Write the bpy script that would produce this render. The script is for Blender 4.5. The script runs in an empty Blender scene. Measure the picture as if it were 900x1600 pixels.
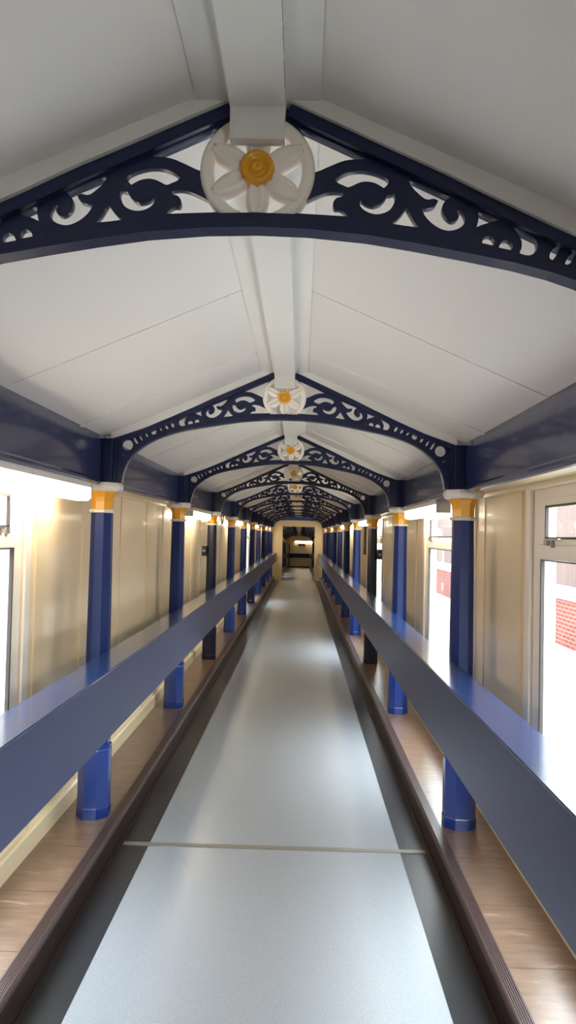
import bpy, bmesh, math, random
from mathutils import Vector, Matrix
random.seed(4)
PI = math.pi
scene = bpy.context.scene
COL = scene.collection

# ------------------------------------------------------------------ materials
def new_mat(name):
    m = bpy.data.materials.new(name); m.use_nodes = True
    nt = m.node_tree
    return m, nt, nt.nodes['Principled BSDF']

def lin(c):
    def f(v):
        v /= 255.0
        return v / 12.92 if v <= 0.04045 else ((v + 0.055) / 1.055) ** 2.4
    return (f(c[0]), f(c[1]), f(c[2]), 1.0)

def paint(name, rgb, rough=0.35, coat=0.0, var=0.06, scale=6.0, bump=0.0, bscale=60.0, spec=0.5, coat_rough=0.08):
    m, nt, b = new_mat(name)
    tc = nt.nodes.new('ShaderNodeTexCoord')
    nz = nt.nodes.new('ShaderNodeTexNoise'); nz.inputs['Scale'].default_value = scale; nz.inputs['Detail'].default_value = 4
    nt.links.new(tc.outputs['Object'], nz.inputs['Vector'])
    mix = nt.nodes.new('ShaderNodeMix'); mix.data_type = 'RGBA'
    c = lin(rgb)
    mix.inputs[6].default_value = tuple(v * (1 - var) for v in c[:3]) + (1,)
    mix.inputs[7].default_value = tuple(min(1, v * (1 + var)) for v in c[:3]) + (1,)
    nt.links.new(nz.outputs['Fac'], mix.inputs[0])
    nt.links.new(mix.outputs[2], b.inputs['Base Color'])
    b.inputs['Roughness'].default_value = rough
    b.inputs['Specular IOR Level'].default_value = spec
    b.inputs['Coat Weight'].default_value = coat
    b.inputs['Coat Roughness'].default_value = coat_rough
    if bump > 0:
        n2 = nt.nodes.new('ShaderNodeTexNoise'); n2.inputs['Scale'].default_value = bscale; n2.inputs['Detail'].default_value = 3
        nt.links.new(tc.outputs['Object'], n2.inputs['Vector'])
        bp = nt.nodes.new('ShaderNodeBump'); bp.inputs['Strength'].default_value = bump; bp.inputs['Distance'].default_value = 0.004
        nt.links.new(n2.outputs['Fac'], bp.inputs['Height'])
        nt.links.new(bp.outputs['Normal'], b.inputs['Normal'])
        nt.links.new(bp.outputs['Normal'], b.inputs['Coat Normal'])
    return m

def emitter(name, rgb, strength):
    m, nt, b = new_mat(name)
    b.inputs['Base Color'].default_value = (0.9, 0.88, 0.82, 1)
    b.inputs['Emission Color'].default_value = lin(rgb)
    b.inputs['Emission Strength'].default_value = strength
    b.inputs['Roughness'].default_value = 0.4
    return m

M = {}
M['ceil'] = paint('ceiling white gloss', (216, 210, 204), 0.42, 0.0, 0.02, 2.0, 0.12, 9.0)
M['white'] = paint('white timber paint', (216, 212, 206), 0.4, 0.0, 0.03, 8.0, 0.1, 40)
M['rose'] = paint('rosette white paint', (244, 233, 221), 0.42, 0.0, 0.03, 30.0, 0.15, 70)
M['navy'] = paint('navy gloss paint', (30, 42, 84), 0.22, 0.4, 0.12, 5.0, 0.10, 14.0)
M['navy_col'] = paint('navy column paint', (27, 44, 98), 0.4, 0.0, 0.10, 7.0, 0.08, 30.0, 0.25)
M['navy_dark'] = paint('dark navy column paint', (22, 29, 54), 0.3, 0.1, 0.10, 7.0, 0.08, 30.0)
M['navy_arch'] = paint('navy arch ironwork', (15, 26, 62), 0.32, 0.1, 0.12, 14.0, 0.12, 60.0, 0.4)
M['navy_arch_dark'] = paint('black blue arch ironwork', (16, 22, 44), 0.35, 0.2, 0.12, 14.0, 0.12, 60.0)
M['navy_base_lit'] = paint('daylit navy plinth paint', (30, 60, 136), 0.2, 0.4, 0.10, 9.0, 0.08, 30.0)  # column paint made brighter: reflected daylight is put into the colour
M['rail'] = paint('handrail shelf blue', (30, 56, 104), 0.2, 0.25, 0.08, 4.0, 0.06, 25.0)
M['gold'] = paint('golden yellow paint', (226, 160, 28), 0.35, 0.2, 0.08, 30.0, 0.1, 60)
M['rail_face'] = paint('handrail face blue', (36, 54, 100), 0.34, 0.0, 0.08, 4.0, 0.06, 25.0, 0.45)
M['cream'] = paint('cream wall paint', (232, 214, 180), 0.38, 0.12, 0.03, 1.6, 0.05, 12.0)
M['cream_trim'] = paint('pale cream trim', (228, 214, 178), 0.32, 0.2, 0.03, 5.0)
M['wframe'] = paint('window frame off white', (238, 233, 222), 0.35, 0.1, 0.02, 7.0)
M['kerb'] = paint('dark brown kerb', (40, 25, 23), 0.42, 0.0, 0.15, 18.0, 0.1, 40, 0.15)
M['nosing'] = paint('brown ridged nosing', (72, 57, 55), 0.36, 0.0, 0.12, 18.0, 0.1, 40, 0.4)
M['grey_strip'] = paint('grey joint strip', (128, 124, 116), 0.45, 0.0, 0.06, 30)
M['grey_cap'] = paint('grey lamp end cap', (172, 168, 160), 0.5)
M['black'] = paint('black plastic', (24, 25, 28), 0.4)
M['dbrown'] = paint('dark brown timber', (66, 48, 36), 0.4)
M['steel'] = paint('brushed steel', (150, 150, 150), 0.3); M['steel'].node_tree.nodes['Principled BSDF'].inputs['Metallic'].default_value = 0.9
M['blueboard'] = paint('bright blue board', (48, 72, 160), 0.35, 0.2, 0.08, 10)
M['sign'] = paint('grey sign face', (120, 118, 116), 0.5)
M['signbar'] = paint('sign dark band', (52, 52, 60), 0.5)
M['gasket'] = paint('dark window gasket', (64, 58, 56), 0.5)
M['fence'] = paint('brown fence boards', (76, 56, 52), 0.7, 0, 0.2, 6, 0.2, 20)
M['render_wall'] = paint('pale coping', (205, 208, 214), 0.6)
M['ground'] = paint('pale concrete yard', (196, 196, 194), 0.8, 0, 0.08, 2.0, 0.2, 20)
M['roof_out'] = paint('roof felt', (90, 90, 94), 0.8)
M['crack'] = paint('dark crack in paint', (34, 26, 24), 0.8)
M['leaf'] = paint('weed leaves', (92, 120, 58), 0.6, 0, 0.25, 20)
M['tube'] = emitter('fluorescent diffuser', (255, 238, 208), 8.5)
M['bulb'] = emitter('bulkhead glow', (255, 226, 176), 12.0)

def m_floor():
    m, nt, b = new_mat('pale grey vinyl')
    tc = nt.nodes.new('ShaderNodeTexCoord')
    n1 = nt.nodes.new('ShaderNodeTexNoise'); n1.inputs['Scale'].default_value = 160; n1.inputs['Detail'].default_value = 3
    n2 = nt.nodes.new('ShaderNodeTexNoise'); n2.inputs['Scale'].default_value = 2.2; n2.inputs['Detail'].default_value = 4
    for n in (n1, n2): nt.links.new(tc.outputs['Object'], n.inputs['Vector'])
    r = nt.nodes.new('ShaderNodeValToRGB')
    r.color_ramp.elements[0].position = 0.32; r.color_ramp.elements[0].color = lin((146, 152, 159))
    r.color_ramp.elements[1].position = 0.70; r.color_ramp.elements[1].color = lin((160, 166, 172))
    mx = nt.nodes.new('ShaderNodeMix'); mx.data_type = 'FLOAT'; mx.inputs[0].default_value = 0.0
    nt.links.new(n1.outputs['Fac'], mx.inputs[2]); nt.links.new(n2.outputs['Fac'], mx.inputs[3])
    nt.links.new(mx.outputs[0], r.inputs['Fac']); nt.links.new(r.outputs['Color'], b.inputs['Base Color'])
    b.inputs['Roughness'].default_value = 0.27
    b.inputs['Specular IOR Level'].default_value = 0.6
    bp = nt.nodes.new('ShaderNodeBump'); bp.inputs['Strength'].default_value = 0.10; bp.inputs['Distance'].default_value = 0.002
    nt.links.new(n1.outputs['Fac'], bp.inputs['Height']); nt.links.new(bp.outputs['Normal'], b.inputs['Normal'])
    return m
M['floor'] = m_floor()
M['border'] = paint('dark grey vinyl border', (46, 47, 50), 0.33, 0.0, 0.08, 40, 0.08, 160, 0.4)

def m_ledge():
    m, nt, b = new_mat('brown vinyl tile')
    tc = nt.nodes.new('ShaderNodeTexCoord')
    sp = nt.nodes.new('ShaderNodeSeparateXYZ'); nt.links.new(tc.outputs['Object'], sp.inputs[0])
    md = nt.nodes.new('ShaderNodeMath'); md.operation = 'PINGPONG'; md.inputs[1].default_value = 0.229
    nt.links.new(sp.outputs['Y'], md.inputs[0])
    lt = nt.nodes.new('ShaderNodeMath'); lt.operation = 'LESS_THAN'; lt.inputs[1].default_value = 0.0022
    nt.links.new(md.outputs[0], lt.inputs[0])
    mp = nt.nodes.new('ShaderNodeMapping'); mp.inputs['Scale'].default_value = (3.0, 14.0, 3.0); mp.inputs['Rotation'].default_value = (0, 0, 0.5)
    nt.links.new(tc.outputs['Object'], mp.inputs['Vector'])
    n1 = nt.nodes.new('ShaderNodeTexNoise'); n1.inputs['Scale'].default_value = 2.2; n1.inputs['Detail'].default_value = 7; n1.inputs['Roughness'].default_value = 0.65
    nt.links.new(mp.outputs[0], n1.inputs['Vector'])
    r = nt.nodes.new('ShaderNodeValToRGB')
    e = r.color_ramp.elements
    e[0].position = 0.25; e[0].color = lin((96, 74, 60)); e[1].position = 0.62; e[1].color = lin((126, 102, 84))
    x = e.new(0.80); x.color = lin((184, 166, 148))
    nt.links.new(n1.outputs['Fac'], r.inputs['Fac'])
    mix = nt.nodes.new('ShaderNodeMix'); mix.data_type = 'RGBA'
    nt.links.new(lt.outputs[0], mix.inputs[0]); nt.links.new(r.outputs['Color'], mix.inputs[6]); mix.inputs[7].default_value = lin((60, 42, 34))
    nt.links.new(mix.outputs[2], b.inputs['Base Color'])
    b.inputs['Roughness'].default_value = 0.3
    b.inputs['Specular IOR Level'].default_value = 0.8
    n3 = nt.nodes.new('ShaderNodeTexNoise'); n3.inputs['Scale'].default_value = 9
    nt.links.new(tc.outputs['Object'], n3.inputs['Vector'])
    bp = nt.nodes.new('ShaderNodeBump'); bp.inputs['Strength'].default_value = 0.25; bp.inputs['Distance'].default_value = 0.004
    nt.links.new(n3.outputs['Fac'], bp.inputs['Height']); nt.links.new(bp.outputs['Normal'], b.inputs['Normal'])
    return m
M['ledge'] = m_ledge()

def m_brick(name, c1, c2, mortar):
    m, nt, b = new_mat(name)
    tc = nt.nodes.new('ShaderNodeTexCoord')
    sp = nt.nodes.new('ShaderNodeSeparateXYZ'); nt.links.new(tc.outputs['Object'], sp.inputs[0])
    cb = nt.nodes.new('ShaderNodeCombineXYZ')
    nt.links.new(sp.outputs['Y'], cb.inputs[0]); nt.links.new(sp.outputs['Z'], cb.inputs[1])
    br = nt.nodes.new('ShaderNodeTexBrick')
    br.inputs['Scale'].default_value = 1.0
    br.inputs['Brick Width'].default_value = 0.225; br.inputs['Row Height'].default_value = 0.075; br.inputs['Mortar Size'].default_value = 0.010
    br.inputs['Color1'].default_value = lin(c1); br.inputs['Color2'].default_value = lin(c2); br.inputs['Mortar'].default_value = lin(mortar)
    nt.links.new(cb.outputs[0], br.inputs['Vector']); nt.links.new(br.outputs['Color'], b.inputs['Base Color'])
    b.inputs['Roughness'].default_value = 0.85
    return m
M['brick'] = m_brick('red brick', (112, 34, 26), (92, 26, 22), (120, 96, 86))

def m_glass():
    m = bpy.data.materials.new('window glass'); m.use_nodes = True
    nt = m.node_tree; nt.nodes.clear()
    o = nt.nodes.new('ShaderNodeOutputMaterial'); mx = nt.nodes.new('ShaderNodeMixShader')
    t = nt.nodes.new('ShaderNodeBsdfTransparent'); t.inputs[0].default_value = (0.95, 0.97, 0.97, 1)
    g = nt.nodes.new('ShaderNodeBsdfGlossy'); g.inputs['Roughness'].default_value = 0.02
    fr = nt.nodes.new('ShaderNodeFresnel'); fr.inputs[0].default_value = 1.45
    ge = nt.nodes.new('ShaderNodeNewGeometry')
    ml = nt.nodes.new('ShaderNodeMath'); ml.operation = 'SUBTRACT'; ml.use_clamp = True      # reflect at the outer faces only
    nt.links.new(fr.outputs[0], ml.inputs[0]); nt.links.new(ge.outputs['Backfacing'], ml.inputs[1])
    nt.links.new(ml.outputs[0], mx.inputs[0]); nt.links.new(t.outputs[0], mx.inputs[1]); nt.links.new(g.outputs[0], mx.inputs[2])
    nt.links.new(mx.outputs[0], o.inputs[0])
    return m
M['glass'] = m_glass()

# ------------------------------------------------------------------ mesh helpers
def add_box(bm, x0, x1, y0, y1, z0, z1, bev=0.0):
    x0, x1 = min(x0, x1), max(x0, x1)
    vs = [bm.verts.new((x, y, z)) for x in (x0, x1) for y in (y0, y1) for z in (z0, z1)]
    f = [(0, 1, 3, 2), (4, 6, 7, 5), (0, 4, 5, 1), (2, 3, 7, 6), (0, 2, 6, 4), (1, 5, 7, 3)]
    fs = [bm.faces.new([vs[i] for i in q]) for q in f]
    if bev > 0:
        es = list({e for q in fs for e in q.edges})
        bmesh.ops.bevel(bm, geom=es, offset=bev, segments=2, profile=0.7, affect='EDGES')

def prism(bm, prof, stations):
    """closed XZ profile swept along Y; stations = [(y, dz), ...]"""
    rings = [[bm.verts.new((x, y, z + dz)) for x, z in prof] for y, dz in stations]
    n = len(prof)
    for a, b in zip(rings, rings[1:]):
        for i in range(n):
            j = (i + 1) % n
            bm.faces.new((a[i], a[j], b[j], b[i]))
    bm.faces.new(rings[0]); bm.faces.new(rings[-1][::-1])

def ngon_lathe(bm, prof, n=8, rot=PI / 8, cx=0, cy=0):
    """prof = [(apothem, z)...]; n sided"""
    k = 1 / math.cos(PI / n) if n <= 12 else 1
    rings = []
    for r, z in prof:
        rings.append([bm.verts.new((cx + r * k * math.cos(rot + 2 * PI * i / n), cy + r * k * math.sin(rot + 2 * PI * i / n), z)) for i in range(n)])
    for a, b in zip(rings, rings[1:]):
        for i in range(n):
            j = (i + 1) % n
            bm.faces.new((a[i], a[j], b[j], b[i]))
    bm.faces.new(rings[0][::-1]); bm.faces.new(rings[-1])

def tube(bm, pts, r, n=8):
    pts = [Vector(p) for p in pts]
    rings = []
    for i, p in enumerate(pts):
        t = (pts[min(i + 1, len(pts) - 1)] - pts[max(i - 1, 0)]).normalized()
        a = Vector((0, 0, 1)) if abs(t.z) < 0.9 else Vector((1, 0, 0))
        u = t.cross(a).normalized(); v = t.cross(u)
        rings.append([bm.verts.new(p + r * (math.cos(2 * PI * k / n) * u + math.sin(2 * PI * k / n) * v)) for k in range(n)])
    for a, b in zip(rings, rings[1:]):
        for k in range(n):
            j = (k + 1) % n
            bm.faces.new((a[k], a[j], b[j], b[k]))
    bm.faces.new(rings[0][::-1]); bm.faces.new(rings[-1])

def ribbon(bm, path, th, y0, y1):
    """strip of thickness th (offset upward along normals) following an XZ path, from y0 to y1"""
    n = len(path); up = []
    for i in range(n):
        a = Vector(path[max(i - 1, 0)]); b = Vector(path[min(i + 1, n - 1)])
        t = (b - a).normalized(); nn = Vector((-t.y, t.x)); h = th(path[i][0]) if callable(th) else th
        up.append((path[i][0] + nn.x * h, path[i][1] + nn.y * h))
    for i in range(n - 1):
        q = [path[i], path[i + 1], up[i + 1], up[i]]
        va = [bm.verts.new((x, y0, z)) for x, z in q]; vb = [bm.verts.new((x, y1, z)) for x, z in q]
        for k in range(4):
            j = (k + 1) % 4
            bm.faces.new((va[k], va[j], vb[j], vb[k]))
        bm.faces.new(va[::-1]); bm.faces.new(vb)
    bmesh.ops.remove_doubles(bm, verts=bm.verts, dist=1e-5)

def obj(name, bm, mat, parent=None, smooth=False):
    bmesh.ops.recalc_face_normals(bm, faces=bm.faces)
    me = bpy.data.meshes.new(name); bm.to_mesh(me); bm.free()
    me.materials.append(mat)
    if smooth:
        for p in me.polygons: p.use_smooth = True
    o = bpy.data.objects.new(name, me); COL.objects.link(o)
    if parent: o.parent = parent
    return o

def BM(): return bmesh.new()

def thing(name, label, cat, loc=(0, 0, 0), group=None):
    o = bpy.data.objects.new(name, None); COL.objects.link(o)
    o.empty_display_size = 0.05
    o.location = loc; o['label'] = label; o['category'] = cat; o['kind'] = 'thing'
    if group: o['group'] = group
    return o

def tag(o, label, cat, group=None):
    o['label'] = label; o['category'] = cat; o['kind'] = 'thing'
    if group: o['group'] = group
    return o

def struct(name, bm, mat, smooth=False):
    o = obj(name, bm, mat, None, smooth); o['kind'] = 'structure'; return o

def dup(root, loc, label, group=None):
    r = root.copy(); COL.objects.link(r); r.location = loc; r['label'] = label
    if 'group' in r: del r['group']
    if group: r['group'] = group
    def rec(src, dst):
        for ch in list(src.children):
            c = ch.copy(); COL.objects.link(c); c.parent = dst
            rec(ch, c)
    rec(root, r)
    return r

def remat(root, table):
    """give a copied thing its own meshes where the paint differs"""
    for ch in root.children_recursive:
        if ch.type == 'MESH' and ch.data.materials and ch.data.materials[0] in table:
            ch.data = ch.data.copy(); ch.data.materials[0] = table[ch.data.materials[0]]

# ------------------------------------------------------------------ plan
BAY = 2.549; Y0 = 1.529
ZF, ZL, ZK = -1.67, -1.56, -1.543
YB = -3.2                     # back of the modelled corridor
YP = 27.15                    # cream cross wall with the doorway
YE = 55.0                     # end wall
SL = 0.0272
def dz(y): return 0.0 if y <= YP + 0.1 else -SL * (y - YP - 0.1)
ST = [(YB, 0), (YP + 0.1, 0), (YE, dz(YE))]
XW = 1.19
def ceil_z(x): return 0.958 - 0.434 * abs(x)

# ------------------------------------------------------------------ floor, ledges, kerbs
b = BM(); prism(b, [(-0.668, ZF), (0.668, ZF), (0.668, ZF - 0.06), (-0.668, ZF - 0.06)], ST); struct('floor', b, M['floor'])
for i, s in enumerate((-1, 1)):
    b = BM(); prism(b, [(s * 0.668, ZF), (s * 0.84, ZF), (s * 0.84, ZF - 0.06), (s * 0.668, ZF - 0.06)], ST)
    struct('trim_%d' % (i + 1), b, M['border'])
    b = BM(); prism(b, [(s * 0.822, ZF), (s * 0.832, ZK - 0.024), (s * 0.892, ZK - 0.024), (s * 0.892, ZF)], ST)
    struct('trim_%d' % (i + 3), b, M['kerb'])
    b = BM(); pr = [(0.830, ZK - 0.024), (0.831, ZK - 0.010), (0.836, ZK - 0.003)]
    for q in range(6):
        xx = 0.842 + q * 0.008; pr += [(xx, ZK), (xx + 0.004, ZK), (xx + 0.005, ZK - 0.0025), (xx + 0.007, ZK - 0.0025)]
    pr += [(0.891, ZK - 0.003), (0.893, ZL - 0.001), (0.893, ZK - 0.024)]
    prism(b, [(s * x, z) for x, z in pr], ST); struct('trim_%d' % (i + 15), b, M['nosing'])
    b = BM(); prism(b, [(s * 0.823, ZF), (s * 0.813, ZF + 0.0005), (s * 0.813, ZF + 0.006), (s * 0.821, ZF + 0.010)], ST)
    struct('trim_%d' % (i + 13), b, M['kerb'])
    b = BM(); prism(b, [(s * 0.892, ZL), (s * 1.19, ZL), (s * 1.19, ZL - 0.1), (s * 0.892, ZL - 0.1)], ST)
    struct('ledge_left' if s < 0 else 'ledge_right', b, M['ledge'])
    b = BM(); prism(b, [(s * 1.19, ZL), (s * 1.166, ZL), (s * 1.166, ZL + 0.092), (s * 1.174, ZL + 0.103), (s * 1.19, ZL + 0.103)], ST)
    struct('baseboard_left' if s < 0 else 'baseboard_right', b, M['cream_trim'])
b = BM()
prism(b, [(-0.806, ZF), (0.806, ZF), (0.806, ZF + 0.004), (-0.806, ZF + 0.004)], [(3.955, 0), (3.995, 0)])
struct('trim_5', b, M['grey_strip'])

# ------------------------------------------------------------------ walls with window openings
WZ0, WZ1 = -1.36, 0.235       # opening heights
WIN = {1: [(-2.2, -0.4), (1.66, 3.46), (4.62, 6.38), (9.72, 11.5)],  # first opening is an unseen window added behind the camera for daylight
       -1: [(1.63, 3.43), (16.9, 18.7), (31.0, 32.6), (36.0, 37.6)]}
def wall_piece(bm, s, ya, yb, za, zb):
    ys = sorted({ya, yb} | ({YP + 0.1} if ya < YP + 0.1 < yb else set()))
    prism(bm, [(s * XW, za), (s * (XW + 0.09), za), (s * (XW + 0.09), zb), (s * XW, zb)], [(y, dz(y)) for y in ys])
for s in (-1, 1):
    b = BM(); y = YB
    for a, c in WIN[s]:
        wall_piece(b, s, y, a, ZL - 0.1, 0.42)
        wall_piece(b, s, a, c, ZL - 0.1, WZ0); wall_piece(b, s, a, c, WZ1, 0.42)
        y = c
    wall_piece(b, s, y, YE, ZL - 0.1, 0.42)
    # raised joint strips between the boards
    k = -1
    while Y0 + k * BAY < YE - BAY:
        for off in (0.26, 1.19, 2.07):
            yy = Y0 + k * BAY + off
            if yy < YB + 0.1 or any(a - 0.12 < yy < c + 0.12 for a, c in WIN[s]): continue
            prism(b, [(s * XW, ZL + 0.1), (s * (XW - 0.006), ZL + 0.1), (s * (XW - 0.006), 0.27), (s * XW, 0.27)], [(yy, dz(yy)), (yy + 0.028, dz(yy + 0.028))])
        k += 1
    # strip beside the nearest window
    yy = max(c for a, c in WIN[s] if c < 4) + 0.15
    prism(b, [(s * XW, ZL + 0.1), (s * (XW - 0.008), ZL + 0.1), (s * (XW - 0.008), 0.27), (s * XW, 0.27)], [(yy, 0), (yy + 0.03, 0)])
    struct('wall_left' if s < 0 else 'wall_right', b, M['cream'])

def window(n, s, ya, yc):
    d = dz((ya + yc) / 2)
    w = bpy.data.objects.new('window_%d' % n, None); COL.objects.link(w)
    w.empty_display_size = 0.05
    w.location = (s * XW, (ya + yc) / 2, d); w['kind'] = 'structure'
    h = (yc - ya) / 2
    def bx(bm, xa, xb, y0, y1, z0, z1, bev=0.004): add_box(bm, s * xa, s * xb, y0, y1, z0, z1, bev)
    fr = 0.105; sa = 0.072
    b = BM()      # architrave on the wall face
    bx(b, -0.014, 0.0, -h - 0.065, -h + 0.004, WZ0 - 0.05, WZ1 + 0.05); bx(b, -0.014, 0.0, h - 0.004, h + 0.065, WZ0 - 0.05, WZ1 + 0.05)
    bx(b, -0.014, 0.0, -h, h, WZ1 - 0.004, WZ1 + 0.05)
    obj('architrave', b, M['wframe'], w)
    b = BM()      # outer frame, transom
    bx(b, 0.005, 0.075, -h, -h + fr, WZ0, WZ1); bx(b, 0.005, 0.075, h - fr, h, WZ0, WZ1)
    bx(b, 0.006, 0.074, -h + fr - 0.003, h - fr + 0.003, WZ1 - 0.05, WZ1); bx(b, 0.006, 0.074, -h + fr - 0.003, h - fr + 0.003, WZ0, WZ0 + 0.06)
    obj('window_frame', b, M['wframe'], w)
    b = BM(); bx(b, -0.012, 0.075, -h + fr - 0.004, h - fr + 0.004, -0.085, -0.018, 0.008); obj('transom', b, M['wframe'], w)
    b = BM(); bx(b, -0.03, 0.02, -h - 0.04, h + 0.04, WZ0 - 0.02, WZ0 + 0.012, 0.006); obj('window_sill', b, M['wframe'], w)
    b = BM()      # top-hung fanlight sash
    a0, a1, z0, z1 = -h + fr, h - fr, -0.018, WZ1 - 0.05
    bx(b, 0.0, 0.05, a0, a0 + sa, z0, z1); bx(b, 0.0, 0.05, a1 - sa, a1, z0, z1)
    bx(b, 0.001, 0.049, a0 + sa - 0.003, a1 - sa + 0.003, z1 - 0.035, z1); bx(b, 0.001, 0.049, a0 + sa - 0.003, a1 - sa + 0.003, z0, z0 + 0.028)
    sash = obj('fanlight_sash', b, M['wframe'], w)
    b = BM()
    g0, g1, q0, q1 = a0 + sa, a1 - sa, z0 + 0.028, z1 - 0.035
    bx(b, -0.001, 0.012, g0 - 0.004, g0 + 0.008, q0 - 0.004, q1 + 0.004, 0); bx(b, -0.001, 0.012, g1 - 0.008, g1 + 0.004, q0 - 0.004, q1 + 0.004, 0)
    bx(b, -0.001, 0.012, g0, g1, q0 - 0.004, q0 + 0.005, 0); bx(b, -0.001, 0.012, g0, g1, q1 - 0.006, q1 + 0.004, 0)
    obj('glazing_seal', b, M['gasket'], sash)
    b = BM(); bx(b, 0.028, 0.032, g0 - 0.01, g1 + 0.01, q0 - 0.01, q1 + 0.01, 0); obj('pane', b, M['glass'], sash)
    b = BM()      # casement stay on the transom
    bx(b, -0.03, -0.016, h - 0.42, h - 0.30, 0.0, 0.008, 0.002); bx(b, -0.028, -0.012, h - 0.34, h - 0.325, -0.03, 0.002, 0.002)
    bx(b, -0.022, 0.0, h - 0.26, h - 0.22, -0.022, 0.004, 0.002)
    obj('window_stay', b, M['steel'], w)
    b = BM()
    lz0, lz1 = WZ0 + 0.06, -0.085
    bx(b, 0.004, 0.02, h - fr - 0.010, h - fr + 0.003, lz0, lz1, 0); bx(b, 0.004, 0.02, -h + fr - 0.003, -h + fr + 0.010, lz0, lz1, 0)
    bx(b, 0.0045, 0.0195, -h + fr, h - fr, lz1 - 0.007, lz1 + 0.002, 0)
    obj('lower_seal', b, M['gasket'], w)
    b = BM(); bx(b, 0.038, 0.042, -h + fr - 0.02, h - fr + 0.02, lz0 - 0.01, lz1 + 0.01, 0); obj('lower_pane', b, M['glass'], w)
    L = bpy.data.lights.new('window_portal', 'AREA'); L.shape = 'RECTANGLE'; L.size = yc - ya; L.size_y = WZ1 - WZ0
    L.cycles.is_portal = True                # guides the sampling of the sky through the opening, gives no light itself
    p = bpy.data.objects.new('window_portal', L); COL.objects.link(p)
    p.location = (s * (XW + 0.14), (ya + yc) / 2, (WZ0 + WZ1) / 2 + d)
    p.rotation_euler = (PI / 2, 0, s * PI / 2)
n = 1
for s in (1, -1):
    for a, c in WIN[s]:
        window(n, s, a, c); n += 1

# ------------------------------------------------------------------ ceiling, rafters, ridge, girders
b = BM()
for s in (-1, 1):
    xa, xb = 0.06, 1.3
    prism(b, [(s * xa, ceil_z(xa)), (s * xb, ceil_z(xb)), (s * xb, ceil_z(xb) + 0.05), (s * xa, ceil_z(xa) + 0.05)], ST)
    k = -2
    while Y0 + k * BAY < YE - BAY:
        yk = Y0 + k * BAY
        for off, th, wd in ((1.16, 0.0025, 0.012), (2.09, 0.008, 0.045)):      # board joints and cover strips
            yy = yk + off
            if yy < 1.4: continue
            prism(b, [(s * 0.13, ceil_z(0.13)), (s * 1.02, ceil_z(1.02)), (s * 1.02, ceil_z(1.02) - th), (s * 0.13, ceil_z(0.13) - th)], [(yy, dz(yy)), (yy + wd, dz(yy))])
        k += 1
struct('ceiling', b, M['ceil'])

TOP = [(0.058, 0.899), (0.102, 0.879), (0.26, 0.807), (0.387, 0.750), (0.483, 0.703), (0.61, 0.644), (0.769, 0.574), (0.955, 0.509)]
BOT = [(0.0, 0.637), (0.107, 0.634), (0.232, 0.623), (0.335, 0.607), (0.447, 0.587), (0.54, 0.569), (0.612, 0.551), (0.67, 0.532), (0.72, 0.510), (0.76, 0.487), (0.79, 0.465), (0.818, 0.442), (0.841, 0.418), (0.86, 0.388), (0.876, 0.350), (0.887, 0.310), (0.893, 0.268)]

FRAMES = [Y0 + k * BAY for k in range(0, 11)] + [Y0 + k * BAY for k in range(11, 21)]
b = BM()
for yk in FRAMES:
    for s in (-1, 1):
        pr = [(s * x, z + 0.002) for x, z in TOP] + [(s * 0.955, ceil_z(0.955) + 0.004), (s * 0.058, ceil_z(0.058) + 0.004)]
        prism(b, pr, [(yk - 0.035, dz(yk)), (yk + 0.035, dz(yk))])
struct('trim_6', b, M['white'])       # white rafters above the iron arches

b = BM()
prism(b, [(-0.057, 0.873), (0.057, 0.873), (0.057, 0.95), (-0.057, 0.95)], ST)
prism(b, [(-0.128, 0.897), (0.128, 0.897), (0.128, 0.93), (0.0, 0.98), (-0.128, 0.93)], ST)
rb = struct('ridge_beam', b, M['white'])
b = BM()
y = 0.75
while y < 1.42:
    L = random.uniform(0.02, 0.09)
    w = random.uniform(0.0008, 0.0022)
    add_box(b, 0.0565, 0.0565 + 0.0012, y, y + L, 0.8735, 0.8735 + w * 2.2)
    y += L + random.uniform(0.004, 0.03)
obj('paint_crack', b, M['crack'], rb)

for s in (-1, 1):
    nm = 'left' if s < 0 else 'right'
    b = BM()
    prism(b, [(s * 1.0, 0.286), (s * 1.0, 0.522), (s * 1.012, 0.530), (s * 1.06, 0.530), (s * 1.06, 0.286)], ST)
    a = [(s * (1.0 + 0.006 + 0.020 * math.cos(t)), 0.268 + 0.020 * math.sin(t)) for t in [PI / 2 + i * PI / 5 for i in range(6)]]
    prism(b, a + [(s * 1.06, 0.262), (s * 1.06, 0.29)], ST)
    struct('girder_' + nm, b, M['navy'])
    b = BM()
    prism(b, [(s * 1.02, 0.260), (s * 1.19, 0.260), (s * 1.19, 0.28), (s * 1.02, 0.28)], ST)
    prism(b, [(s * 1.172, 0.242), (s * 1.19, 0.242), (s * 1.19, 0.26), (s * 1.165, 0.26)], ST)
    struct('trim_%d' % (7 if s < 0 else 8), b, M['cream_trim'])

# closing walls of the modelled length
b = BM(); add_box(b, -1.28, 1.28, YB - 0.08, YB, ZF - 0.1, 1.05); struct('wall_back', b, M['cream'])
b = BM(); add_box(b, -1.28, 1.28, YE, YE + 0.08, ZF + dz(YE) - 0.1, 1.05 + dz(YE)); struct('wall_end', b, M['cream'])

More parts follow.
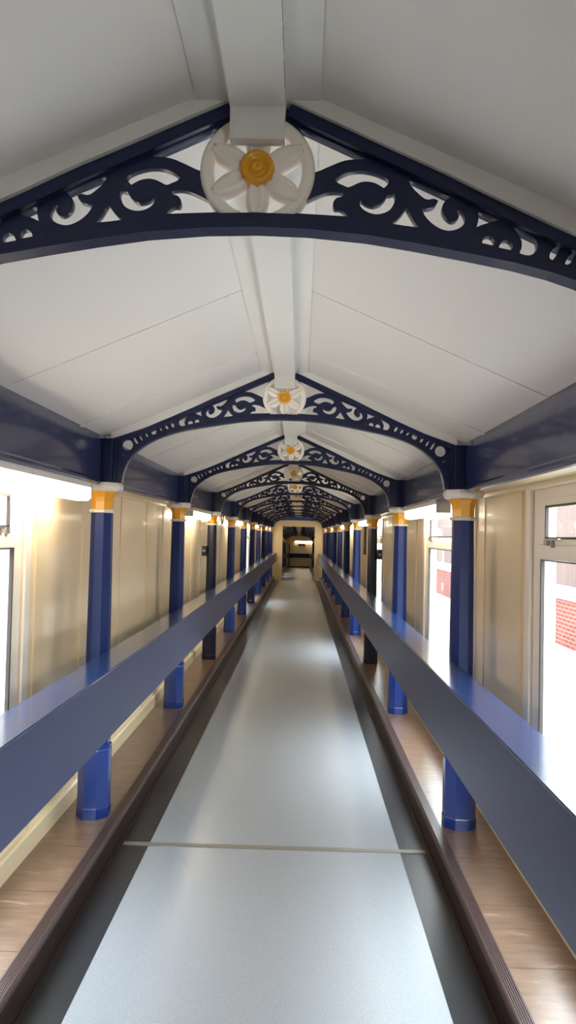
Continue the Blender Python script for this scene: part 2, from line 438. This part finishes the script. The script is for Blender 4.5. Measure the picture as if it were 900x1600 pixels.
# ------------------------------------------------------------------ fretwork arch
HOLES = [
 [(0.083,0.856),(0.134,0.833),(0.179,0.813),(0.218,0.794),(0.222,0.79),(0.198,0.789),(0.179,0.786),(0.151,0.774),(0.126,0.762),(0.109,0.758),(0.113,0.775),(0.11,0.805),(0.1,0.83)],
 [(0.084,0.696),(0.099,0.696),(0.124,0.709),(0.146,0.718),(0.168,0.72),(0.181,0.716),(0.178,0.709),(0.168,0.708),(0.16,0.7),(0.159,0.688),(0.164,0.682),(0.171,0.684),(0.181,0.679),(0.191,0.668),(0.15,0.67),(0.106,0.672),(0.067,0.674)],
 [(0.163,0.746),(0.177,0.756),(0.195,0.764),(0.22,0.766),(0.239,0.763),(0.258,0.757),(0.271,0.75),(0.276,0.743),(0.271,0.734),(0.265,0.729),(0.259,0.733),(0.246,0.74),(0.23,0.743),(0.215,0.741),(0.199,0.733),(0.19,0.729),(0.18,0.734),(0.169,0.738)],
 [(0.215,0.699),(0.22,0.701),(0.225,0.696),(0.237,0.691),(0.248,0.69),(0.259,0.695),(0.269,0.706),(0.272,0.714),(0.279,0.714),(0.286,0.717),(0.29,0.708),(0.287,0.697),(0.28,0.684),(0.269,0.677),(0.253,0.673),(0.238,0.675),(0.224,0.682),(0.216,0.691)],
 [(0.313,0.687),(0.3,0.669),(0.284,0.654),(0.31,0.65),(0.338,0.647),(0.324,0.667)],
 [(0.315,0.748),(0.324,0.731),(0.344,0.712),(0.356,0.705),(0.37,0.709),(0.379,0.704),(0.374,0.694),(0.366,0.688),(0.345,0.685),(0.353,0.669),(0.368,0.654),(0.387,0.643),(0.405,0.64),(0.424,0.646),(0.435,0.657),(0.436,0.668),(0.429,0.681),(0.422,0.684),(0.418,0.681),(0.424,0.672),(0.418,0.662),(0.409,0.659),(0.396,0.666),(0.387,0.681),(0.388,0.696),(0.395,0.706),(0.404,0.712),(0.371,0.725),(0.344,0.737)],
 [(0.461,0.682),(0.483,0.673),(0.507,0.666),(0.494,0.661),(0.474,0.656),(0.459,0.649),(0.463,0.663),(0.463,0.673)],
 [(0.471,0.616),(0.474,0.627),(0.484,0.631),(0.493,0.628),(0.498,0.618),(0.495,0.611),(0.484,0.613)],
 [(0.506,0.607),(0.511,0.619),(0.521,0.623),(0.53,0.62),(0.536,0.611),(0.532,0.602),(0.519,0.604)],
 [(0.45,0.621),(0.455,0.625),(0.46,0.621)],
 [(0.535,0.649),(0.55,0.646),(0.565,0.636),(0.58,0.627),(0.587,0.614),(0.584,0.601),(0.573,0.591),(0.558,0.592),(0.549,0.596),(0.554,0.608),(0.553,0.623),(0.545,0.638)],
 [(0.61,0.587),(0.614,0.601),(0.629,0.614),(0.634,0.611),(0.627,0.592),(0.617,0.582)],
 [(0.643,0.575),(0.65,0.591),(0.663,0.601),(0.667,0.597),(0.659,0.58),(0.648,0.572)],
 [(0.678,0.568),(0.686,0.579),(0.696,0.589),(0.7,0.585),(0.69,0.568),(0.682,0.563)],
 [(0.754,0.529),(0.76,0.544),(0.774,0.555),(0.777,0.551),(0.771,0.536),(0.758,0.525)],
 [(0.785,0.51),(0.794,0.526),(0.804,0.537),(0.806,0.532),(0.8,0.516),(0.789,0.506)],
 [(0.81,0.49),(0.817,0.504),(0.833,0.527),(0.839,0.525),(0.83,0.501),(0.816,0.486)],
 [(0.878,0.419),(0.896,0.432),(0.898,0.429),(0.882,0.416)],
]
def circ(cx, cz, r, n=20): return [(cx + r * math.cos(2 * PI * i / n), cz + r * math.sin(2 * PI * i / n)) for i in range(n)]
HOLES += [circ(0.725, 0.557, 0.0155), circ(0.868, 0.479, 0.0295, 28)]

def soften(poly):
    """one corner-keeping smoothing pass"""
    out = []; n = len(poly)
    for i in range(n):
        a, p, c = Vector(poly[i - 1]), Vector(poly[i]), Vector(poly[(i + 1) % n])
        ang = (p - a).angle(c - p, 0)
        if ang > 1.25: out.append(tuple(p))
        else:
            out.append(tuple(p + 0.25 * (a - p))); out.append(tuple(p + 0.25 * (c - p)))
    return out

arc = [(0.103 * math.cos(t), 0.772 + 0.103 * math.sin(t)) for t in [math.radians(a) for a in range(-70, 64, 7)]]
OUTLINE = [(0.036, 0.641)] + [(x, z + 0.004) for x, z in BOT[1:]] + [(0.955, 0.268)] + [(x, z - 0.004) for x, z in TOP[::-1]] + arc[::-1]

def fret_mesh(sx):
    cu = bpy.data.curves.new('fret', 'CURVE'); cu.dimensions = '2D'; cu.fill_mode = 'BOTH'
    cu.extrude = 0.008; cu.bevel_depth = 0.0016; cu.bevel_resolution = 1; cu.offset = -0.0016
    for i, poly in enumerate([OUTLINE] + [soften(h) for h in HOLES]):
        sp = cu.splines.new('POLY'); sp.points.add(len(poly) - 1)
        for p, (x, z) in zip(sp.points, poly): p.co = (x, z, 0, 1)
        sp.use_cyclic_u = True
    o = bpy.data.objects.new('fret_tmp', cu); COL.objects.link(o)
    dg = bpy.context.evaluated_depsgraph_get()
    me = bpy.data.meshes.new_from_object(o.evaluated_get(dg))
    bpy.data.objects.remove(o); bpy.data.curves.remove(cu)
    bm = bmesh.new(); bm.from_mesh(me); bpy.data.meshes.remove(me)
    for v in bm.verts: v.co = (sx * v.co.x, v.co.z, v.co.y)
    bmesh.ops.remove_doubles(bm, verts=bm.verts, dist=1e-6)
    return bm

def blade(bm, ang, r0, r1, w, yc, hgt):
    """leaf shaped petal with a raised middle rib, lying in the XZ plane about (0, .772)"""
    N = 9; rows = []
    d = Vector((math.cos(ang), math.sin(ang))); t = Vector((-d.y, d.x))
    for i in range(N):
        u = i / (N - 1); r = r0 + (r1 - r0) * u
        ww = w * (0.55 + 0.75 * math.sin(PI * min(1, u * 0.93 + 0.1)) * 0.75) * (1 if u < 0.8 else 1 - 1.6 * (u - 0.8))
        row = []
        for q, hh in ((-1, 0), (-0.75, 0.85), (-0.35, 1.0), (0, 0.45), (0.35, 1.0), (0.75, 0.85), (1, 0)):
            p = d * r + t * (q * ww)
            row.append((p.x, yc - hgt * hh, 0.761 + p.y))
        rows.append(row)
    fr = [[bm.verts.new(p) for p in row] for row in rows]
    bk = [[bm.verts.new((p[0], -p[1], p[2])) for p in row] for row in rows]
    K = 7
    for i in range(N - 1):
        for j in range(K - 1):
            bm.faces.new((fr[i][j], fr[i][j + 1], fr[i + 1][j + 1], fr[i + 1][j]))
            bm.faces.new((bk[i][j], bk[i + 1][j], bk[i + 1][j + 1], bk[i][j + 1]))
        bm.faces.new((fr[i][0], fr[i + 1][0], bk[i + 1][0], bk[i][0]))
        bm.faces.new((fr[i][-1], bk[i][-1], bk[i + 1][-1], fr[i + 1][-1]))
    for i in (0, N - 1):
        for j in range(K - 1):
            q = (fr[i][j], bk[i][j], bk[i][j + 1], fr[i][j + 1])
            bm.faces.new(q)

def y_lathe(bm, prof, cz, n=40, sweep=None):
    """profile [(r, y)] closed ring about the Y axis through (0, cz)"""
    rings = []
    for i in range(n):
        a = 2 * PI * i / n
        rings.append([bm.verts.new((r * math.cos(a), y, cz + r * math.sin(a))) for r, y in prof])
    m = len(prof)
    for i in range(n):
        A, B = rings[i], rings[(i + 1) % n]
        for j in range(m):
            k = (j + 1) % m
            bm.faces.new((A[j], A[k], B[k], B[j]))

def make_arch(label):
    t = thing('roof_arch', label, 'arch', (0, Y0, 0))
    for sx in (-1, 1):
        obj('fretwork_panel', fret_mesh(sx), M['navy_arch'], t)
        b = BM(); ribbon(b, [(sx * x, z - (0.026 if sx > 0 else 0)) for x, z in TOP], 0.026, -0.025, 0.025)
        obj('top_chord', b, M['navy_arch'], t)
        b = BM(); add_box(b, sx * 0.94, sx * 1.0, -0.048, 0.048, 0.266, 0.512, 0.008); add_box(b, sx * 0.925, sx * 0.95, -0.028, 0.028, 0.266, 0.505, 0.004)
        for zz in (0.40, 0.46):
            for yy in (-0.02, 0.02): add_box(b, sx * 0.918, sx * 0.926, yy - 0.006, yy + 0.006, zz - 0.006, zz + 0.006, 0.002)
        obj('end_bracket', b, M['navy_arch'], t)
    path = [(-x, z) for x, z in BOT[::-1]] + BOT[1:]
    b = BM(); ribbon(b, path, lambda x: 0.030 - 0.014 * min(1.0, max(0.0, abs(x) - 0.15) / 0.3), -0.0235, 0.0235); obj('bottom_chord', b, M['navy_arch'], t)
    # rosette
    b = BM()
    y_lathe(b, [(0.093, -0.008), (0.098, -0.014), (0.104, -0.017), (0.113, -0.017), (0.119, -0.014), (0.121, -0.009), (0.121, 0.009), (0.119, 0.014), (0.113, 0.017), (0.104, 0.017), (0.098, 0.014), (0.093, 0.008)], 0.761, 48)
    ro = obj('rosette_ring', b, M['rose'], t, True)
    for a in (90, 27, 153, 207, 270, 326):
        b = BM(); blade(b, math.radians(a), 0.026, 0.106 if a != 270 else 0.097, 0.0235, -0.004, 0.018); obj('petal', b, M['rose'], ro, True)
    b = BM()
    y_lathe(b, [(0.0005, -0.036), (0.010, -0.0355), (0.0135, -0.032), (0.015, -0.026), (0.021, -0.026), (0.024, -0.033), (0.030, -0.035), (0.0345, -0.031), (0.036, -0.024), (0.036, 0.024), (0.0345, 0.031), (0.0005, 0.034)], 0.761, 32)
    obj('rosette_boss', b, M['gold'], ro, True)
    b = BM(); add_box(b, -0.0565, 0.0565, -0.054, -0.024, 0.806, 0.876, 0.003); obj('hanger_block', b, M['white'], t)
    return t

ORD = ['nearest', 'second', 'third', 'fourth', 'fifth', 'sixth', 'seventh', 'eighth', 'ninth', 'tenth', 'eleventh']
arch0 = make_arch('navy fretwork roof arch nearest the camera, white rosette filling the top of the view')
DARK = {M['navy_arch']: M['navy_arch_dark']}
for k, yk in enumerate(FRAMES):
    if k == 0: continue
    if k < 11:
        lab = '%s navy fretwork roof arch from the foreground with white rosette' % ORD[k]
        if k == 3: lab = 'fourth roof arch from the foreground, darker blue-black ironwork than its neighbours'
        if k == 10: lab = 'last roof arch before the cream doorway, behind the blue board'
        a = dup(arch0, (0, yk, 0), lab)
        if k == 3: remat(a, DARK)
    else:
        dup(arch0, (0, yk, dz(yk)), 'small fretwork arch in the far passage seen through the cream doorway', 'arches beyond the doorway')

# ------------------------------------------------------------------ columns
def make_column():
    t = thing('column', '', 'column', (0, 0, 0))
    b = BM(); ngon_lathe(b, [(0.086, ZL), (0.086, ZL + 0.055), (0.083, ZL + 0.06), (0.083, ZL + 0.365), (0.080, ZL + 0.372)]); obj('plinth', b, M['navy_base_lit'], t)
    b = BM(); ngon_lathe(b, [(0.080, ZL + 0.37), (0.083, ZL + 0.378), (0.083, ZL + 0.388), (0.074, ZL + 0.394), (0.074, ZL + 0.402), (0.077, ZL + 0.408), (0.076, ZL + 0.418), (0.068, ZL + 0.424), (0.068, ZL + 0.434), (0.062, ZL + 0.446)], 8); obj('base_moulding', b, M['navy_base_lit'], t)
    b = BM(); ngon_lathe(b, [(0.0605, ZL + 0.44), (0.0605, -0.66), (0.0555, 0.102)]); obj('shaft', b, M['navy_col'], t)
    b = BM(); ngon_lathe(b, [(0.058, 0.098), (0.066, 0.101), (0.068, 0.108), (0.066, 0.115), (0.058, 0.119)], 8); obj('neck_ring', b, M['white'], t)
    b = BM(); ngon_lathe(b, [(0.056, 0.117), (0.056, 0.160), (0.060, 0.186), (0.069, 0.207), (0.080, 0.220)], 8); obj('capital', b, M['gold'], t)
    b = BM(); ngon_lathe(b, [(0.082, 0.217), (0.094, 0.222), (0.102, 0.232), (0.105, 0.244), (0.102, 0.257), (0.095, 0.266)], 8); obj('abacus', b, M['white'], t)
    return t
col0 = make_column()
first = True
for k, yk in enumerate(FRAMES):
    for s in (-1, 1):
        side = 'left' if s < 0 else 'right'
        grp = None
        if k == 0: lab = 'navy octagonal column under the nearest arch, %s side of the aisle' % side
        elif k < 11:
            lab = 'navy octagonal column with yellow capital on the %s ledge, under the %s arch' % (side, ORD[k])
            if k == 3: lab = 'dark blue-black column with a small black box on the %s ledge' % side
        else:
            lab = 'small blue column in the far passage seen through the doorway'; grp = 'columns beyond the doorway'
        if first:
            c = col0; c.location = (s, yk, 0); c['label'] = lab; first = False
        else:
            c = dup(col0, (s, yk, dz(yk)), lab, grp)
        if k == 3: remat(c, {M['navy_col']: M['navy_dark'], M['navy_base_lit']: M['navy_dark']})

# ------------------------------------------------------------------ handrail shelves
for s in (-1, 1):
    side = 'left' if s < 0 else 'right'
    t = thing('handrail_shelf', 'long dark blue handrail shelf fixed to the columns along the %s ledge' % side, 'shelf', (0, 0, 0))
    stA = [(YB + 0.02, 0), (YP - 0.02, 0)]
    b = BM(); prism(b, [(s * 0.775, -0.658), (s * 0.778, -0.655), (s * 0.935, -0.655), (s * 0.935, -0.683), (s * 0.80, -0.683), (s * 0.80, -0.664), (s * 0.775, -0.664)], stA); obj('top_board', b, M['rail'], t)
    b = BM(); prism(b, [(s * 0.775, -0.664), (s * 0.798, -0.664), (s * 0.798, -0.975), (s * 0.775, -0.975)], stA); obj('face_board', b, M['rail_face'], t)
    b = BM(); prism(b, [(s * 0.798, -0.72), (s * 0.937, -0.72), (s * 0.937, -0.683), (s * 0.798, -0.683)], stA); obj('bearer', b, M['rail'], t)
    t = thing('handrail_shelf', 'dark handrail shelf along the %s of the far passage beyond the doorway' % side, 'shelf', (0, 0, 0))
    stB = [(YP + 0.14, 0), (YE - 0.02, dz(YE))]
    b = BM(); prism(b, [(s * 0.775, -0.659), (s * 0.935, -0.655), (s * 0.935, -0.683), (s * 0.775, -0.683)], stB); obj('top_board', b, M['rail'], t)
    b = BM(); prism(b, [(s * 0.777, -0.683), (s * 0.798, -0.683), (s * 0.798, -0.975), (s * 0.777, -0.975)], stB); obj('face_board', b, M['rail_face'], t)

# ------------------------------------------------------------------ fluorescent lamps
def make_lamp():
    t = thing('strip_lamp', '', 'lamp', (0, 0, 0))
    L = 0.76
    b = BM(); prism(b, [(-0.043, 0.104), (0.043, 0.104), (0.0475, 0.099), (0.0475, 0.069), (-0.0475, 0.069), (-0.0475, 0.099)], [(-L, 0), (L, 0)]); obj('lamp_body', b, M['white'], t)
    b = BM(); prism(b, [(-0.043, 0.0695), (0.043, 0.0695), (0.045, 0.028), (0.036, 0.004), (0.02, 0.0), (-0.02, 0.0), (-0.036, 0.004), (-0.045, 0.028)], [(-L + 0.022, 0), (L - 0.022, 0)]); obj('diffuser', b, M['tube'], t)
    for q in (-1, 1):
        b = BM(); add_box(b, -0.048, 0.048, q * L - 0.011 - q * 0.011, q * L + 0.011 - q * 0.011, 0.012, 0.104, 0.004); obj('end_cap', b, M['grey_cap'], t)
    return t
lamp0 = make_lamp()
LAMPS = [(-1, 3.11), (-1, 8.28), (-1, 13.3), (-1, 18.45), (-1, 23.5), (-1, 26.0), (1, 5.64), (1, 10.8), (1, 15.9), (1, 21.0), (1, 26.0), (-1, 33.6), (-1, 41.2), (-1, 48.8), (1, 36.1), (1, 43.8)]
names = {}
for i, (s, y) in enumerate(LAMPS):
    side = 'left' if s < 0 else 'right'
    names[side] = names.get(side, 0) + 1
    if y < YP: lab, grp = 'lit fluorescent strip lamp under the %s girder, %s of that row' % (side, ORD[names[side] - 1]), None
    else: lab, grp = 'lit strip lamp in the far passage beyond the doorway', 'lamps beyond the doorway'
    loc = (s * 1.047, y, 0.155 + dz(y))
    if i == 0: lamp0.location = loc; lamp0['label'] = lab
    else: dup(lamp0, loc, lab, grp)
l = dup(lamp0, (0.45, YE - 0.06, -0.52), 'lit strip lamp across the cream end wall, above the small grey sign')
l.rotation_euler = (0, 0, PI / 2)

# round bulkhead lamp with a loop of cable on the left
t = thing('bulkhead_lamp', 'small round glowing lamp with a loop of cable, left side under the girder', 'lamp', (-1.1, 10.4, 0))
b = BM(); ngon_lathe(b, [(0.05, 0.26), (0.05, 0.245), (0.045, 0.240)], 16); obj('lamp_base', b, M['white'], t)
b = BM(); bmesh.ops.create_uvsphere(b, u_segments=16, v_segments=10, radius=0.048)
for v in b.verts: v.co.z += 0.205
obj('globe', b, M['bulb'], t, True)
b = BM(); pts = [(0.09 + 0.0 * i, -0.12 + 0.30 * i / 14, 0.25 - 0.12 * math.sin(PI * i / 14)) for i in range(15)]
tube(b, pts, 0.008); obj('cable', b, M['black'], t, True)
t = thing('bulkhead_lamp', 'small glowing lamp by the bright left window further along', 'lamp', (-1.1, 15.6, 0))
b = BM(); ngon_lathe(b, [(0.05, 0.26), (0.05, 0.245), (0.045, 0.240)], 16); obj('lamp_base', b, M['white'], t)
b = BM(); bmesh.ops.create_uvsphere(b, u_segments=16, v_segments=10, radius=0.048)
for v in b.verts: v.co.z += 0.205
obj('globe', b, M['bulb'], t, True)

# sensor boxes on the dark columns
y4 = FRAMES[3]
for s in (-1, 1):
    side = 'left' if s < 0 else 'right'
    t = thing('sensor_box', 'small black box fixed to the dark column on the %s' % side, 'box', (s * 1.088, y4 - 0.02, -0.22))
    b = BM(); add_box(b, -0.028, 0.028, -0.04, 0.04, -0.062, 0.062, 0.008); obj('box_case', b, M['black'], t)
    b = BM(); ngon_lathe(b, [(0.018, 0), (0.018, 0.006)], 14)
    for v in b.verts: v.co = (v.co.x, -0.04 - v.co.z, v.co.y)
    obj('box_button', b, M['steel'], t)
b = BM(); add_box(b, 1.155, 1.189, 12.15, 12.4, -0.30, 0.235, 0.004)
tag(obj('wall_board', b, M['dbrown']), 'narrow dark brown board on the cream wall just beyond the right-hand blue-black column', 'board')

# ------------------------------------------------------------------ cream cross wall with doorway
b = BM()
arcpts = []
for x, z in [(-0.935, 0.20), (-0.925, 0.31), (-0.89, 0.40), (-0.82, 0.47), (-0.68, 0.51), (-0.4, 0.535), (0, 0.545)]: arcpts.append((x, z))
arcpts = arcpts + [(-x, z) for x, z in arcpts[::-1][1:]]
DX0, DX1, DZ = -0.575, 0.63, 0.315
def vslab(bm, poly, y0, y1):
    va = [bm.verts.new((x, y0, z)) for x, z in poly]; vb = [bm.verts.new((x, y1, z)) for x, z in poly]
    for i in range(len(poly)):
        j = (i + 1) % len(poly); bm.faces.new((va[i], va[j], vb[j], vb[i]))
    bm.faces.new(va[::-1]); bm.faces.new(vb)
poly = [(-0.935, ZF - 0.05)] + arcpts + [(0.935, ZF - 0.05), (DX1, ZF - 0.05), (DX1, DZ), (DX0, DZ), (DX0, ZF - 0.05)]
vslab(b, poly, YP, YP + 0.1)
struct('wall_portal', b, M['cream'])
b = BM()       # door lining
add_box(b, DX0 - 0.06, DX0 + 0.012, YP - 0.02, YP + 0.12, ZF, DZ + 0.06, 0.004); add_box(b, DX1 - 0.012, DX1 + 0.06, YP - 0.02, YP + 0.12, ZF, DZ + 0.06, 0.004)
add_box(b, DX0, DX1, YP - 0.02, YP + 0.12, DZ - 0.012, DZ + 0.06, 0.004)
struct('door_1', b, M['cream_trim'])
b = BM(); add_box(b, -0.60, 0.53, 26.86, 26.90, 0.53, 0.655, 0.005)
add_box(b, -0.03, 0.03, 26.9, 26.99, 0.59, 0.62)
tag(obj('header_board', b, M['blueboard']), 'bright blue board across the top of the cream doorway arch', 'board')
# end wall furniture
b = BM(); add_box(b, -0.76, 0.76, YE - 0.05, YE - 0.001, -1.70, -1.38, 0.006)
tag(obj('end_rail', b, M['rail']), 'dark blue rail board across the cream end wall', 'rail')
b = BM(); add_box(b, -0.768, -0.70, YE - 0.06, YE - 0.001, ZF + dz(YE), 0.1 + dz(YE), 0.006)
struct('trim_9', b, M['navy_dark'])
t = thing('wall_sign', 'small grey sign on the end wall below the strip lamp', 'sign', (0.20, YE - 0.012, -0.73))
b = BM(); add_box(b, -0.26, 0.26, -0.01, 0.01, -0.085, 0.085, 0.004); obj('sign_plate', b, M['sign'], t)
b = BM(); add_box(b, -0.24, 0.24, -0.013, -0.0095, -0.06, -0.01); add_box(b, -0.24, 0.24, -0.013, -0.0095, 0.02, 0.06); obj('sign_lines', b, M['signbar'], t)
b = BM(); prism(b, [(-0.8, ZF), (0.8, ZF), (0.8, ZF + 0.09), (-0.8, ZF + 0.09)], [(YE - 0.02, dz(YE)), (YE - 0.001, dz(YE))])
struct('baseboard_end', b, M['kerb'])

# ------------------------------------------------------------------ outside, seen through the windows
ZG = -1.95
b = BM(); add_box(b, -9, -1.3, -8, 60, ZG - 0.1, ZG); add_box(b, 1.3, 9, -8, 60, ZG - 0.1, ZG); add_box(b, -1.3, 1.3, -8, 60, ZG - 2.2, ZG - 2.1)
struct('ground', b, M['ground'])
b = BM(); add_box(b, 5.0, 5.25, -4, 30, ZG, -1.08); struct('wall_yard', b, M['brick'])
b = BM(); add_box(b, 4.95, 5.3, -4, 30, -1.08, -0.84, 0.02); struct('trim_10', b, M['render_wall'])
b = BM()
y = -4.0
while y < 30:
    add_box(b, 5.08, 5.11 + random.uniform(0, 0.008), y, y + 0.145, -0.84, 0.78 + random.uniform(-0.01, 0.01)); y += 0.15
t = tag(obj('board_fence', b, M['fence']), 'brown vertical board fence outside the right windows', 'fence')
b = BM(); add_box(b, -4.3, -4.0, -4, 40, ZG, 1.6); struct('wall_building', b, M['brick'])
b = BM(); add_box(b, -4.32, -3.97, -4, 40, -1.25, -1.1, 0.01); struct('trim_11', b, M['render_wall'])

# ------------------------------------------------------------------ sky, camera, view
w = bpy.data.worlds.new('overcast sky'); scene.world = w; w.use_nodes = True
bg = w.node_tree.nodes['Background']; bg.inputs[0].default_value = (0.90, 0.955, 1.0, 1); bg.inputs[1].default_value = 8.5

F_PX = 1150.0; RO = 0.022
Yc = Vector((20.0, 36.0, F_PX)).normalized()                 # corridor direction in camera axes (x right, y down, z forward)
sx, sy = math.sin(RO), -math.cos(RO)
Zc = Vector((sx, sy, -(20.0 * sx + 36.0 * sy) / F_PX)).normalized()
Xc = Yc.cross(Zc)
right = Vector((Xc[0], Yc[0], Zc[0])); down = Vector((Xc[1], Yc[1], Zc[1])); fwd = Vector((Xc[2], Yc[2], Zc[2]))
cam = bpy.data.cameras.new('camera'); co = bpy.data.objects.new('camera', cam); COL.objects.link(co)
mw = Matrix((( right.x, -down.x, -fwd.x, 0.107), (right.y, -down.y, -fwd.y, 0.0), (right.z, -down.z, -fwd.z, 0.0), (0, 0, 0, 1)))
co.matrix_world = mw
cam.sensor_fit = 'VERTICAL'; cam.sensor_height = 36.0; cam.lens = 36.0 * F_PX / 1600.0
cam.clip_start = 0.05; cam.clip_end = 200
scene.camera = co
vs = scene.view_settings
vs.view_transform = 'Standard'; vs.look = 'None'; vs.gamma = 1.0; vs.use_curve_mapping = False
vs.exposure = 0.95
scene.cycles.max_bounces = 12; scene.cycles.diffuse_bounces = 8; scene.cycles.glossy_bounces = 5; scene.cycles.transparent_max_bounces = 12
scene.cycles.sample_clamp_indirect = 8.0
scene.cycles.use_denoising = True
